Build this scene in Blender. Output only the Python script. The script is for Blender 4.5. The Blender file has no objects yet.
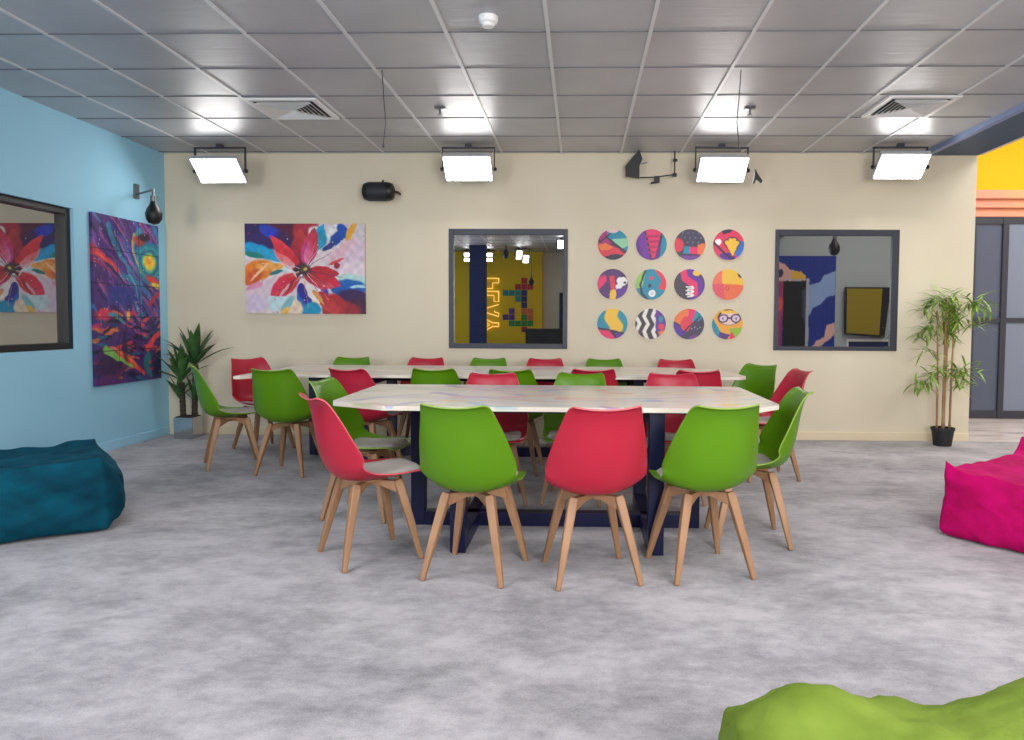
import bpy, math, random
import numpy as np
from mathutils import Vector, Matrix
random.seed(7)
rng = np.random.default_rng(5)
COL = bpy.context.scene.collection
SC = bpy.context.scene
FT, CEIL = 7.47, 2.89           # back wall distance, ceiling height
XL, XR = -4.28, 3.945

# ------------------------------------------------------------------ helpers
def lin(c):
    c = np.asarray(c, float)/255.0
    return np.where(c <= 0.04045, c/12.92, ((c+0.055)/1.055)**2.4)
def rgba(c): 
    l = lin(c); return (float(l[0]), float(l[1]), float(l[2]), 1)

def mat(name, color, rough=.5, metal=0, noise=None, bump=None, emit=None, spec=.5, coat=0, sheen=0):
    m = bpy.data.materials.new(name); m.use_nodes = True
    nt = m.node_tree; b = nt.nodes['Principled BSDF']
    b.inputs['Base Color'].default_value = rgba(color)
    b.inputs['Roughness'].default_value = rough
    b.inputs['Metallic'].default_value = metal
    b.inputs['Specular IOR Level'].default_value = spec
    b.inputs['Coat Weight'].default_value = coat
    b.inputs['Sheen Weight'].default_value = sheen
    if emit: 
        b.inputs['Emission Color'].default_value = rgba(emit[0]); b.inputs['Emission Strength'].default_value = emit[1]
    tc = nt.nodes.new('ShaderNodeTexCoord')
    if noise:                                    # (scale vector, color2, detail, lo, hi)
        mp = nt.nodes.new('ShaderNodeMapping'); mp.inputs['Scale'].default_value = noise[0]
        n = nt.nodes.new('ShaderNodeTexNoise'); n.inputs['Scale'].default_value = 1; n.inputs['Detail'].default_value = noise[2]
        r = nt.nodes.new('ShaderNodeValToRGB'); r.color_ramp.elements[0].position = noise[3]; r.color_ramp.elements[1].position = noise[4]
        r.color_ramp.elements[0].color = rgba(color); r.color_ramp.elements[1].color = rgba(noise[1])
        nt.links.new(tc.outputs['Object'], mp.inputs[0]); nt.links.new(mp.outputs[0], n.inputs['Vector'])
        nt.links.new(n.outputs['Fac'], r.inputs[0]); nt.links.new(r.outputs[0], b.inputs['Base Color'])
    if bump:                                     # (scale vector, strength, distance)
        mp2 = nt.nodes.new('ShaderNodeMapping'); mp2.inputs['Scale'].default_value = bump[0]
        n2 = nt.nodes.new('ShaderNodeTexNoise'); n2.inputs['Scale'].default_value = 1; n2.inputs['Detail'].default_value = 4
        bp = nt.nodes.new('ShaderNodeBump'); bp.inputs['Strength'].default_value = bump[1]; bp.inputs['Distance'].default_value = bump[2]
        nt.links.new(tc.outputs['Object'], mp2.inputs[0]); nt.links.new(mp2.outputs[0], n2.inputs['Vector'])
        nt.links.new(n2.outputs['Fac'], bp.inputs['Height']); nt.links.new(bp.outputs[0], b.inputs['Normal'])
    return m

def vcol_mat(name, rough=.5, coat=0):
    m = bpy.data.materials.new(name); m.use_nodes = True
    nt = m.node_tree; b = nt.nodes['Principled BSDF']
    a = nt.nodes.new('ShaderNodeVertexColor'); a.layer_name = 'paint'
    nt.links.new(a.outputs[0], b.inputs['Base Color'])
    b.inputs['Roughness'].default_value = rough; b.inputs['Coat Weight'].default_value = coat
    return m

class MB:
    """collects vertices and faces of ONE mesh object"""
    def __init__(s): s.v = []; s.f = []; s.mi = []
    def add(s, vs, fs, mi=0):
        o = len(s.v); s.v += [tuple(p) for p in vs]
        s.f += [tuple(i+o for i in f) for f in fs]; s.mi += [mi]*len(fs); return s
    def box(s, x0, x1, y0, y1, z0, z1, mi=0):
        return s.add([(x0,y0,z0),(x1,y0,z0),(x1,y1,z0),(x0,y1,z0),(x0,y0,z1),(x1,y0,z1),(x1,y1,z1),(x0,y1,z1)],
              [(3,2,1,0),(4,5,6,7),(0,1,5,4),(1,2,6,5),(2,3,7,6),(3,0,4,7)], mi)
    def tube(s, pts, rad, n=10, mi=0, square=False):
        pts = [Vector(p) for p in pts]; m = len(pts)
        if not hasattr(rad, '__len__'): rad = [rad]*m
        if square: n = 4
        t0 = (pts[1]-pts[0]).normalized()
        ref = Vector((0,0,1)) if abs(t0.z) < .9 else Vector((1,0,0))
        vs = []
        for i, p in enumerate(pts):
            t = (pts[min(i+1,m-1)]-pts[max(i-1,0)]).normalized()
            a = t.cross(ref).normalized(); b = a.cross(t).normalized(); ref = b
            for k in range(n):
                q = 2*math.pi*(k+.5)/n
                vs.append(p+(a*math.cos(q)+b*math.sin(q))*rad[i])
        fs = [(i*n+k, i*n+(k+1)%n, (i+1)*n+(k+1)%n, (i+1)*n+k) for i in range(m-1) for k in range(n)]
        fs += [tuple(range(n-1,-1,-1)), tuple(range((m-1)*n, m*n))]
        return s.add(vs, fs, mi)
    def lathe(s, prof, c=(0,0,0), n=24, axis='z', mi=0):
        vs = []
        for r, h in prof:
            for k in range(n):
                q = 2*math.pi*k/n; a, b = r*math.cos(q), r*math.sin(q)
                p = (a,b,h) if axis == 'z' else ((a,h,b) if axis == 'y' else (h,a,b))
                vs.append((c[0]+p[0], c[1]+p[1], c[2]+p[2]))
        m = len(prof)
        fs = [(i*n+k, i*n+(k+1)%n, (i+1)*n+(k+1)%n, (i+1)*n+k) for i in range(m-1) for k in range(n)]
        fs += [tuple(range(n)), tuple(range((m-1)*n, m*n))]
        return s.add(vs, fs, mi)
    def prism(s, poly, z0, z1, mi=0, plane='xy'):
        n = len(poly)
        def P(a, b, c): return (a,b,c) if plane == 'xy' else ((a,c,b) if plane == 'xz' else (c,a,b))
        vs = [P(a,b,z0) for a,b in poly]+[P(a,b,z1) for a,b in poly]
        return s.add(vs, [tuple(range(n)), tuple(range(n,2*n))]+[(i,(i+1)%n,n+(i+1)%n,n+i) for i in range(n)], mi)
    def build(s, name, mats, parent=None, smooth=False, bevel=0, seg=2):
        me = bpy.data.meshes.new(name); me.from_pydata(s.v, [], s.f)
        if not isinstance(mats, (list,tuple)): mats = [mats]
        for m in mats: me.materials.append(m)
        me.polygons.foreach_set('material_index', s.mi)
        import bmesh
        bm = bmesh.new(); bm.from_mesh(me); bmesh.ops.recalc_face_normals(bm, faces=bm.faces); bm.to_mesh(me); bm.free()
        if smooth:
            me.polygons.foreach_set('use_smooth', [True]*len(me.polygons))
            if smooth == 'auto': me.set_sharp_from_angle(angle=math.radians(35))
        me.update()
        o = bpy.data.objects.new(name, me); COL.objects.link(o)
        if parent: o.parent = parent
        if bevel:
            b = o.modifiers.new('b','BEVEL'); b.width = bevel; b.segments = seg; b.limit_method = 'ANGLE'
        return o

def tag(o, label, cat, group=None):
    o['label'] = label; o['category'] = cat
    if group: o['group'] = group
    return o
def thing(name, label, cat, loc=(0,0,0), rz=0, group=None):
    o = bpy.data.objects.new(name, None); COL.objects.link(o); o.empty_display_size = .1
    o.location = loc; o.rotation_euler = (0,0,rz)
    return tag(o, label, cat, group)
def struct(o): o['kind'] = 'structure'; return o
def sroot(name, loc=(0,0,0)):
    o = bpy.data.objects.new(name, None); COL.objects.link(o); o.location = loc; o['kind'] = 'structure'; return o

# ------------------------------------------------------------------ painter: colours computed per vertex
class Paint:
    def __init__(s, X, Y, bg, warp=0, wf=8, seed=0):
        s.X0, s.Y0 = X, Y
        r = np.random.default_rng(seed); p = r.uniform(0, 6.28, 12)
        wx = np.sin(Y*wf+p[0])+.6*np.sin(X*wf*1.7+Y*wf*.9+p[1])+.45*np.sin(Y*wf*3.3-X*wf*2.1+p[2])+.3*np.sin(X*wf*6+Y*wf*5+p[3])
        wy = np.sin(X*wf+p[4])+.6*np.sin(Y*wf*1.9-X*wf*.7+p[5])+.45*np.sin(X*wf*3.7+Y*wf*2.5+p[6])+.3*np.sin(X*wf*5-Y*wf*7+p[7])
        s.X = X+warp*wx; s.Y = Y+warp*wy
        s.C = np.empty(X.shape+(3,)); s.C[:] = bg; s.r = r
    def blend(s, a, c):
        a = np.clip(a, 0, 1)[..., None]; s.C = s.C*(1-a)+np.asarray(c, float)*a
    def ell(s, cx, cy, rx, ry, c, ang=0, soft=.06, al=1):
        a = math.radians(ang); dx, dy = s.X-cx, s.Y-cy
        u = (dx*math.cos(a)+dy*math.sin(a))/rx; v = (-dx*math.sin(a)+dy*math.cos(a))/ry
        d = np.sqrt(u*u+v*v); s.blend((1-d)/soft+.5 if soft else d < 1, c) if al == 1 else s.blend(np.clip((1-d)/soft+.5,0,1)*al, c)
    def petal(s, x0, y0, x1, y1, w, c, c2=None, soft=.12, al=1):
        L = math.hypot(x1-x0, y1-y0); ux, uy = (x1-x0)/L, (y1-y0)/L
        dx, dy = s.X-x0, s.Y-y0; t = (dx*ux+dy*uy)/L; n = (-dx*uy+dy*ux)
        W = w*np.sin(np.clip(t,0,1)**.8*math.pi)**.75+1e-6
        a = np.clip((1-np.abs(n)/W)/soft, 0, 1)*((t > 0)&(t < 1))*al
        if c2 is None: s.blend(a, c)
        else:
            k = np.clip(t+n/w*.35, 0, 1)[..., None]; cc = np.asarray(c,float)*(1-k)+np.asarray(c2,float)*k
            s.C = s.C*(1-a[...,None])+cc*a[...,None]
    def poly(s, pts, c, al=1):
        ins = np.zeros(s.X.shape, bool); n = len(pts)
        for i in range(n):
            (xa, ya), (xb, yb) = pts[i], pts[(i+1) % n]
            if ya == yb: continue
            cnd = (ya > s.Y) != (yb > s.Y)
            ins ^= cnd & (s.X < (xb-xa)*(s.Y-ya)/(yb-ya)+xa)
        s.blend(ins*al, c)
    def line(s, pts, w, c, al=1, w2=None, soft=.25):
        D = np.full(s.X.shape, 9.); n = len(pts)-1
        for i in range(n):
            (xa, ya), (xb, yb) = pts[i], pts[i+1]
            dx, dy = xb-xa, yb-ya; q = dx*dx+dy*dy+1e-9
            t = np.clip(((s.X-xa)*dx+(s.Y-ya)*dy)/q, 0, 1)
            ww = w if w2 is None else w+(w2-w)*(i+t)/n
            D = np.minimum(D, np.hypot(s.X-xa-t*dx, s.Y-ya-t*dy)/ww)
        s.blend(np.clip((1-D)/soft+.5, 0, 1)*al, c)
    def curve(s, p0, p1, p2, w, c, al=1, w2=None, n=10):
        P = [((1-t)**2*p0[0]+2*t*(1-t)*p1[0]+t*t*p2[0], (1-t)**2*p0[1]+2*t*(1-t)*p1[1]+t*t*p2[1]) for t in [i/n for i in range(n+1)]]
        s.line(P, w, c, al, w2)
    def grain(s, amt, fx, fy):
        g = np.zeros(s.X.shape)
        for k in range(6):
            a, b, p = s.r.uniform(.4,1.6)*fx, s.r.uniform(.4,1.6)*fy, s.r.uniform(0,6.3); g += np.sin(s.X*a+s.Y*b*(-1)**k+p)
        s.C = np.clip(s.C*(1+amt*g[...,None]/3), 0, 255)

def set_paint(me, cols, default=(225,222,214)):
    a = me.color_attributes.new('paint', 'FLOAT_COLOR', 'POINT')
    full = np.ones((len(me.vertices), 4)); full[:, :3] = lin(default)
    full[:len(cols), :3] = lin(np.clip(cols, 0, 255))
    a.data.foreach_set('color', full.ravel())

# ------------------------------------------------------------------ materials
M = {}
M['cream'] = mat('cream_wall_paint', (226,216,194), .85, noise=((1.3,1.3,1.3),(220,209,186),2,.35,.7), bump=((60,60,60),.06,.002))
M['blue'] = mat('blue_wall_paint', (160,214,240), .8, noise=((.8,.8,.8),(150,206,234),2,.35,.7), bump=((60,60,60),.06,.002))
M['cream_trim'] = mat('cream_trim_paint', (228,214,184), .5)
M['blue_trim'] = mat('blue_trim_paint', (160,214,240), .5)
M['frame'] = mat('dark_frame_metal', (62,65,76), .45, .3)
M['black_frame'] = mat('black_frame_metal', (26,27,32), .4, .1)
M['yellow'] = mat('yellow_wall_paint', (236,182,0), .8)
M['yellow_room'] = mat('deep_yellow_wall_paint', (250,204,6), .8)
M['pinktrim'] = mat('pink_moulding_paint', (232,150,125), .6, noise=((1.2,1,1),(236,180,100),1,.5,.75))
M['wood'] = mat('oak', (168,128,96), .5, noise=((14,14,2.2),(144,106,76),5,.3,.75), spec=.4)
M['navy'] = mat('navy_painted_steel', (3,11,60), .4, .1, spec=.5)
M['tile_white'] = mat('table_edge', (214,208,196), .4)
M['pad'] = mat('pale_grey_leatherette', (170,166,160), .6, bump=((200,200,200),.1,.001))
M['green'] = mat('green_plastic', (84,132,0), .38, spec=.4)
M['green_rim'] = mat('green_edge_highlight', (128,156,60), .35)  # edge highlight put into the colour, lighter than the green shell
M['red_rim'] = mat('red_edge_highlight', (206,90,100), .35)  # edge highlight painted as a paler red along the shell rim
M['red'] = mat('red_plastic', (176,28,54), .38, spec=.45)
M['black'] = mat('black_plastic', (12,13,17), .45)
M['grey_metal'] = mat('grey_metal', (120,122,128), .35, .8)
M['white_plastic'] = mat('white_plastic', (232,232,232), .4)
M['housing'] = mat('light_housing', (190,192,196), .5)
M['led'] = mat('led_diffuser', (255,255,255), .5, emit=((255,253,250), 18))
M['navy_wall'] = mat('navy_pillar_paint', (14,32,88), .6)
M['neon'] = mat('neon_tube', (255,220,120), .5, emit=((255,214,110), 1.6))
M['black_pot'] = mat('black_pot_plastic', (34,34,38), .6)
M['mirror_pot'] = mat('mirrored_pot_tiles', (190,192,196), .12, .9)
M['soil'] = mat('soil', (50,38,30), .95, bump=((60,60,60),.8,.01))
M['trunk'] = mat('dark_bark', (52,44,38), .9, noise=((20,20,60),(84,72,60),4,.4,.65), bump=((20,20,70),.8,.01))
M['cane'] = mat('bamboo_cane', (176,138,98), .55, noise=((10,10,5),(140,100,64),3,.35,.7))
M['leaf'] = mat('dark_green_leaf', (44,86,42), .45, noise=((9,9,9),(84,128,66),2,.4,.7))
M['bamboo_leaf'] = mat('bamboo_leaf', (108,148,44), .55, noise=((12,12,12),(166,194,92),2,.35,.7))
M['soffit'] = mat('slate_soffit_paint', (62,82,104), .6)
M['softblue'] = mat('pale_blue_edge_paint', (130,144,182), .5)
M['glass_grey'] = mat('grey_glass', (84,92,112), .15, 0, spec=.5)
M['glass_light'] = mat('frosted_grey_glass', (122,132,152), .3)

def velvet(name, c, c2):
    m = mat(name, c, .85, noise=((5,5,9),c2,5,.35,.7), bump=((26,26,26),.5,.010), spec=.15, sheen=.3)
    m.node_tree.nodes['Principled BSDF'].inputs['Sheen Roughness'].default_value = .35
    m.node_tree.nodes['Principled BSDF'].inputs['Sheen Tint'].default_value = rgba(c2)
    return m
M['teal_velvet'] = velvet('teal_velvet', (0,52,70), (0,76,96))
M['pink_velvet'] = velvet('pink_velvet', (160,0,78), (188,0,100))
M['lime_velvet'] = velvet('lime_velvet', (88,108,34), (112,132,50))

def mirror_glass(name, tint, dark):
    m = bpy.data.materials.new(name); m.use_nodes = True; nt = m.node_tree
    nt.nodes.remove(nt.nodes['Principled BSDF'])
    g = nt.nodes.new('ShaderNodeBsdfGlossy'); g.inputs['Color'].default_value = (tint,tint,tint*1.01,1); g.inputs['Roughness'].default_value = .0
    d = nt.nodes.new('ShaderNodeBsdfDiffuse'); d.inputs['Color'].default_value = rgba(dark)
    mx = nt.nodes.new('ShaderNodeMixShader'); mx.inputs[0].default_value = .12
    nt.links.new(g.outputs[0], mx.inputs[1]); nt.links.new(d.outputs[0], mx.inputs[2])
    nt.links.new(mx.outputs[0], nt.nodes['Material Output'].inputs[0]); return m
M['mirror'] = mirror_glass('reflective_glass', .52, (62,68,72))

def carpet_mat():
    m = bpy.data.materials.new('grey_carpet'); m.use_nodes = True; nt = m.node_tree; b = nt.nodes['Principled BSDF']
    tc = nt.nodes.new('ShaderNodeTexCoord')
    def noise(sc, det, rough=.6, dist=0.):
        mp = nt.nodes.new('ShaderNodeMapping'); mp.inputs['Scale'].default_value = sc
        n = nt.nodes.new('ShaderNodeTexNoise'); n.inputs['Scale'].default_value = 1; n.inputs['Detail'].default_value = det
        n.inputs['Roughness'].default_value = rough; n.inputs['Distortion'].default_value = dist
        nt.links.new(tc.outputs['Object'], mp.inputs[0]); nt.links.new(mp.outputs[0], n.inputs['Vector']); return n
    def math_(op, a, bb):
        k = nt.nodes.new('ShaderNodeMath'); k.operation = op
        for i, q in enumerate((a, bb)):
            if isinstance(q, (int,float)): k.inputs[i].default_value = q
            else: nt.links.new(q, k.inputs[i])
        return k.outputs[0]
    a = noise((1.5,1.9,1), 8, .68, .1); c = noise((8,13,1), 6, .75, .15); d = noise((150,170,40), 3, .8)
    v = math_('ADD', math_('MULTIPLY', a.outputs['Fac'], .5), math_('ADD', math_('MULTIPLY', c.outputs['Fac'], .28), math_('MULTIPLY', d.outputs['Fac'], .22)))
    r = nt.nodes.new('ShaderNodeValToRGB'); e = r.color_ramp.elements
    e[0].position = .40; e[0].color = rgba((118,117,122)); e[1].position = .57; e[1].color = rgba((176,172,178))
    nt.links.new(v, r.inputs[0]); nt.links.new(r.outputs[0], b.inputs['Base Color'])
    b.inputs['Roughness'].default_value = .95; b.inputs['Specular IOR Level'].default_value = .1
    b.inputs['Sheen Weight'].default_value = .2; b.inputs['Sheen Roughness'].default_value = .5
    bp = nt.nodes.new('ShaderNodeBump'); bp.inputs['Strength'].default_value = .5; bp.inputs['Distance'].default_value = .012
    nt.links.new(v, bp.inputs['Height']); nt.links.new(bp.outputs[0], b.inputs['Normal'])
    return m
M['carpet'] = carpet_mat()
M['marble'] = mat('pale_marble', (226,216,214), .2, noise=((1.2,5,1),(176,164,166),6,.5,.75))

def ceiling_mat():
    m = mat('grey_metal_ceiling_tile', (174,175,180), .4, .22, noise=((1.6,1.6,1),(188,189,194),3,.35,.7), bump=((4,26,1),.2,.012))
    return m
M['ceil'] = ceiling_mat()
M['tbar'] = mat('ceiling_grid_bar', (214,215,218), .4, .1)
M['tbar2'] = mat('ceiling_joint', (112,112,118), .5, .2)

# ------------------------------------------------------------------ room shell
def wall_holes(name, m, plane, u0, u1, z1, holes, c0, c1):
    """wall slab from c0 (room face) to c1 with rectangular openings (u0,u1,z0,z1)"""
    us = sorted({u0,u1}|{h[0] for h in holes}|{h[1] for h in holes}); zs = sorted({0,z1}|{h[2] for h in holes}|{h[3] for h in holes})
    mb = MB()
    for i in range(len(us)-1):
        for j in range(len(zs)-1):
            cu, cz = (us[i]+us[i+1])/2, (zs[j]+zs[j+1])/2
            if any(h[0] < cu < h[1] and h[2] < cz < h[3] for h in holes): continue
            if plane == 'y': mb.box(us[i],us[i+1],min(c0,c1),max(c0,c1),zs[j],zs[j+1])
            else: mb.box(min(c0,c1),max(c0,c1),us[i],us[i+1],zs[j],zs[j+1])
    return struct(mb.build(name, m))
W1 = (-1.347,-.131,.914,2.133); W2 = (1.962,3.200,.914,2.133); W3 = (4.80,6.10,.94,2.124)
wall_holes('wall_back', M['cream'], 'y', XL-.12, XR, CEIL+.1, [W1,W2], FT, FT+.16)
wall_holes('wall_left', M['blue'], 'x', -3.2, FT, CEIL+.1, [W3], XL, XL-.16)
struct(MB().box(XL-.16, 7.6, -3.3, FT, -.1, 0).build('floor', M['carpet']))
struct(MB().box(XL-.16, 7.6, FT, 9.6, -.1, 0).build('floor_marble', M['marble']))
# ceiling: tiles as inset panels between grid bars
cb = MB(); S = .6045; x0, y0 = -.205, 7.47-.09+.0
rows_y = [4.361+S*k for k in range(-13, 6)]
cols_x = [-.20+.5985*k for k in range(-7, 7)]
struct(MB().box(XL-.16, 3.44, -3.3, FT+.1, CEIL+.004, CEIL+.08).build('ceiling', M['ceil']))
for x in cols_x:
    if XL < x < 3.36: cb.box(x-.011, x+.011, -3.1, FT, CEIL-.004, CEIL+.004)
for y in rows_y:
    if -3 < y < FT-.05: cb.box(XL, 3.36, y-.005, y+.005, CEIL-.001, CEIL+.005, 1)
struct(cb.build('ceiling_grid', [M['tbar'],M['tbar2']]))
struct(MB().box(3.385, 3.44, -3.2, FT, 2.85, CEIL+.02).build('trim_1', M['softblue']))
struct(MB().box(3.44, XR, -3.2, FT, 2.87, 2.96).build('trim_2', M['soffit']))
struct(MB().box(XR, XR+.04, -3.2, FT, 2.87, 4.3).build('wall_fascia', M['cream']))
struct(MB().box(XL, XR, FT-.014, FT, 0, .085).build('baseboard_back', M['cream_trim'], bevel=.004))
struct(MB().box(XL, XL+.014, -3, FT-.014, 0, .085).build('baseboard_left', M['blue_trim'], bevel=.004))
# neighbouring room, seen past the end of the back wall
FY = 9.36
struct(MB().box(XR-.3, 7.6, FY, FY+.1, 2.84, 4.3).build('wall_far', M['yellow']))
struct(MB().box(7.5, 7.6, -3.2, FY, 0, 4.3).build('wall_right', M['cream']))
struct(MB().box(XR-.2, XR, FT+.16, FY, 0, 4.3).build('wall_passage', M['cream']))
struct(MB().box(XR, 7.6, -3.3, FY+.1, 4.25, 4.35).build('ceiling_high', M['cream']))
tb = MB()
for k in range(3): tb.box(XR, 7.5, FY-.16+.05*k, FY, 2.84-.105*(k+1), 2.84-.105*k)
struct(tb.build('trim_3', M['pinktrim'], bevel=.008))
d1 = sroot('door_1')
db = MB(); db.box(4.0,7.4,FY-.06,FY,2.44,2.52); db.box(4.0,7.4,FY-.06,FY,0,.10); db.box(4.0,7.4,FY-.06,FY,1.21,1.27)
for x in (4.0,4.86,5.26,6.2,7.3): db.box(x,x+.07,FY-.07,FY,0,2.5)
db.build('frame', M['frame'], d1)
MB().box(4.05,5.28,FY-.035,FY-.01,.08,2.46).build('pane', M['glass_grey'], d1)
MB().box(5.30,7.4,FY-.045,FY-.02,.08,2.46).build('pane', M['glass_light'], d1)

def window_y(n, W, fl, fr, ftp, fb):
    r = sroot('window_%d' % n); x0,x1,z0,z1 = W; mb = MB()
    ya, yb = FT-.012, FT+.07
    mb.box(x0,x0+fl,ya,yb,z0,z1); mb.box(x1-fr,x1,ya,yb,z0,z1); mb.box(x0+fl,x1-fr,ya,yb,z1-ftp,z1); mb.box(x0+fl,x1-fr,ya,yb,z0,z0+fb)
    mb.build('frame', M['frame'], r, bevel=.004)
    MB().box(x0+fl,x1-fr,FT+.01,FT+.02,z0+fb,z1-ftp).build('pane', M['mirror'], r)
window_y(1, W1, .052, .048, .062, .052)
window_y(2, W2, .042, .072, .062, .042)
r = sroot('window_3'); y0_,y1_,z0_,z1_ = W3; xa, xb = XL-.11, XL-.03
mb = MB(); fw = .055
mb.box(xa,xb,y0_,y0_+fw,z0_,z1_); mb.box(xa,xb,y1_-fw,y1_,z0_,z1_); mb.box(xa,xb,y0_+fw,y1_-fw,z1_-fw,z1_); mb.box(xa,xb,y0_+fw,y1_-fw,z0_,z0_+fw)
mb.build('frame', M['black_frame'], r, bevel=.004)
MB().box(XL-.09,XL-.08,y0_+fw,y1_-fw,z0_+fw,z1_-fw).build('pane', M['mirror'], r)

# ------------------------------------------------------------------ chairs
PROF = [(.250,.422),(.235,.431),(.205,.435),(.12,.424),(.03,.411),(-.06,.406),(-.13,.412),(-.180,.436),(-.213,.480),(-.235,.545),(-.250,.615),(-.262,.69),(-.273,.755),(-.283,.795),(-.295,.816),(-.312,.824)]
WID  = [.150,.180,.196,.213,.228,.238,.245,.249,.249,.243,.230,.211,.191,.178,.167,.150]
CUR  = [.002,.006,.012,.024,.040,.060,.084,.106,.118,.112,.094,.070,.046,.028,.015,.006]
def interp(arr, t):
    n = len(arr)-1; x = min(max(t,0),1)*n; i = min(int(x), n-1); f = x-i
    a0 = np.array(arr[max(i-1,0)], float); a1 = np.array(arr[i], float); a2 = np.array(arr[i+1], float); a3 = np.array(arr[min(i+2,n)], float)
    return .5*((2*a1)+(-a0+a2)*f+(2*a0-5*a1+4*a2-a3)*f*f+(-a0+3*a1-3*a2+a3)*f**3)
def smooth_n(v):
    q = interp(PROF, min(v+.13,1))-interp(PROF, max(v-.13,0)); q /= np.linalg.norm(q)
    return np.array([-q[1], q[0]])*(1 if (-q[1]+q[0]) > 0 else -1)
def shell_pt(u, v, off=0):
    p = interp(PROF, v); q = interp(PROF, min(v+.01,1))-interp(PROF, max(v-.01,0)); q /= np.linalg.norm(q)
    nrm = np.array([-q[1], q[0]]);                      # toward sitter: up on the seat, forward on the back
    if nrm @ np.array([.5,.5]) < 0: nrm = -nrm
    if off == 0: nrm = smooth_n(v)
    z_lift = 0
    w = float(interp(WID, v)); c = float(interp(CUR, v))
    y, z = p+nrm*(c*abs(u)**2.2+off)
    if v > .8: z += (v-.8)/.2*.012*(u*u-.5)*(1 if abs(u) < .8 else 1)
    return (w*u*(1-.05*u*u), y, z)
def make_chair(color, label):
    t = thing('moulded_chair', label, 'chair')
    mb = MB(); NU, NV = 22, 40
    vs = [shell_pt(-1+2*i/NU, j/NV) for j in range(NV+1) for i in range(NU+1)]
    fs = [(j*(NU+1)+i, j*(NU+1)+i+1, (j+1)*(NU+1)+i+1, (j+1)*(NU+1)+i) for j in range(NV) for i in range(NU)]
    mb.add(vs, fs); o = mb.build('shell', [M[color], M[color+'_rim']], t, smooth=True)
    s = o.modifiers.new('s','SOLIDIFY'); s.thickness = .009; s.offset = 0; s.material_offset_rim = 1
    b = o.modifiers.new('b','BEVEL'); b.width = .003; b.segments = 2; b.limit_method = 'ANGLE'; b.angle_limit = math.radians(50)
    mb = MB(); R, K = 7, 36; vs = []
    def sp(rr, k):
        q = 2*math.pi*k/K; cu, cv = math.cos(q), math.sin(q); e = .55
        return math.copysign(abs(cu)**e, cu)*rr*.80, .235+math.copysign(abs(cv)**e, cv)*rr*.185
    for j in range(R+1):
        rr = j/R
        for k in range(K):
            u, v = sp(rr, k); x,y,z = shell_pt(u, v, .005)
            vs.append((x,y,z+.026*(1-rr**5)))
    fs = [(j*K+k, j*K+(k+1)%K, (j+1)*K+(k+1)%K, (j+1)*K+k) for j in range(R) for k in range(K)]
    mb.add(vs, fs); mb.build('seat_cushion', M['pad'], t, smooth=True)
    for sx in (-1,1):
        for sy in (-1,1):
            lp = MB(); lp.tube([(sx*.105,sy*.105,.396),(sx*.112,sy*.112,.370),(sx*.155,sy*.158,.18),(sx*.192,sy*.196,0)], [.027,.030,.025,.0165], square=True)
            lp.build('leg', M['wood'], t, bevel=.006)
    cr = MB()
    for a in (45,135):
        c, s_ = math.cos(math.radians(a)), math.sin(math.radians(a)); h = .017; L = .150
        P = []
        for tt, zb in ((-L,.335),(-.06,.366),(.06,.366),(L,.335)): P.append((tt,zb))
        P += [(L,.393),(-L,.393)]
        vs = [(x*c-q*s_, x*s_+q*c, z) for q in (-h,h) for x,z in P]
        n = len(P); cr.add(vs, [tuple(range(n)), tuple(range(n,2*n))]+[(i,(i+1)%n,n+(i+1)%n,n+i) for i in range(n)])
    cr.lathe([(.07,.388),(.07,.400),(.03,.406)], n=16)
    cr.build('cross_brace', M['wood'], t, bevel=.003)
    return t
proto = {'green': make_chair('green',''), 'red': make_chair('red','')}
used = {'green': False, 'red': False}
def chair(x, y, ang, color, label, group=None):
    """ang: degrees clockwise from +Y, the way the sitter would face"""
    p = proto[color]
    if not used[color]: used[color] = True; r = p
    else:
        r = p.copy(); COL.objects.link(r)
        for ch in list(p.children):
            c = ch.copy(); COL.objects.link(c); c.parent = r
        for k in ('group',):
            if k in r: del r[k]
    r.location = (x,y,0); r.rotation_euler = (0,0,-math.radians(ang)); r['label'] = label
    r['group'] = group or 'moulded chairs around the two long tables'
    return r
F, B_ = 'front table', 'rear table'
chair(-.491,3.445,12.4,'green','green chair with whole back showing, next to the side-on red corner chair')
chair(.057,3.421,-11.8,'red','red chair between two green ones along the closer table\'s near edge, whole back showing')
chair(.584,3.517,-14.3,'green','green chair with full back showing, next to a green side-on chair at the table end')
chair(-1.065,3.65,54,'red','red chair side-on at the cut corner of the closer table, its grey pad showing')
chair(-1.32,4.44,97,'green','shiny green chair with grey pad at the closer table\'s end, behind the side-on red one')
chair(-1.68,5.74,18,'red','red chair turned sideways, standing between a green chair and the closer table\'s short end')
chair(-2.27,5.65,6,'green','green chair seen from behind at the window-wall end of the rear table')
chair(-2.86,5.90,60,'green','green chair in side view, first from the potted dracaena, light seat pad showing')
chair(-2.93,6.66,128,'red','red chair standing behind the pointed tip of the rear table, under the flower painting')
chair(-1.12,5.83,0,'green','green chair back rising between the tables, straight behind the closest green chair')
chair(-.51,5.80,4,'green','green chair back half hidden behind a red backrest between the tables')
chair(.09,5.90,-3,'red','dark red chair back peeking over a green backrest between the tables')
chair(.89,5.85,-3,'red','dark red chair back beside a brighter red one between the two tables')
chair(-.565,4.83,170,'red','red chair facing the camera between the tables, tucked beyond the closer tabletop, next to green')
chair(-.03,4.88,188,'green','green chair facing the camera across the closer tabletop, grey pad visible beneath')
chair(.64,4.93,183,'red','red chair facing the camera across the closer tabletop, near the navy leg')
chair(.93,4.02,-88,'green','glossy green chair in side view tucked at the short end of the closer table')
chair(1.44,5.66,-98,'red','red chair in side view leaning behind a green chair, beside the cream baseboard')
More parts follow.
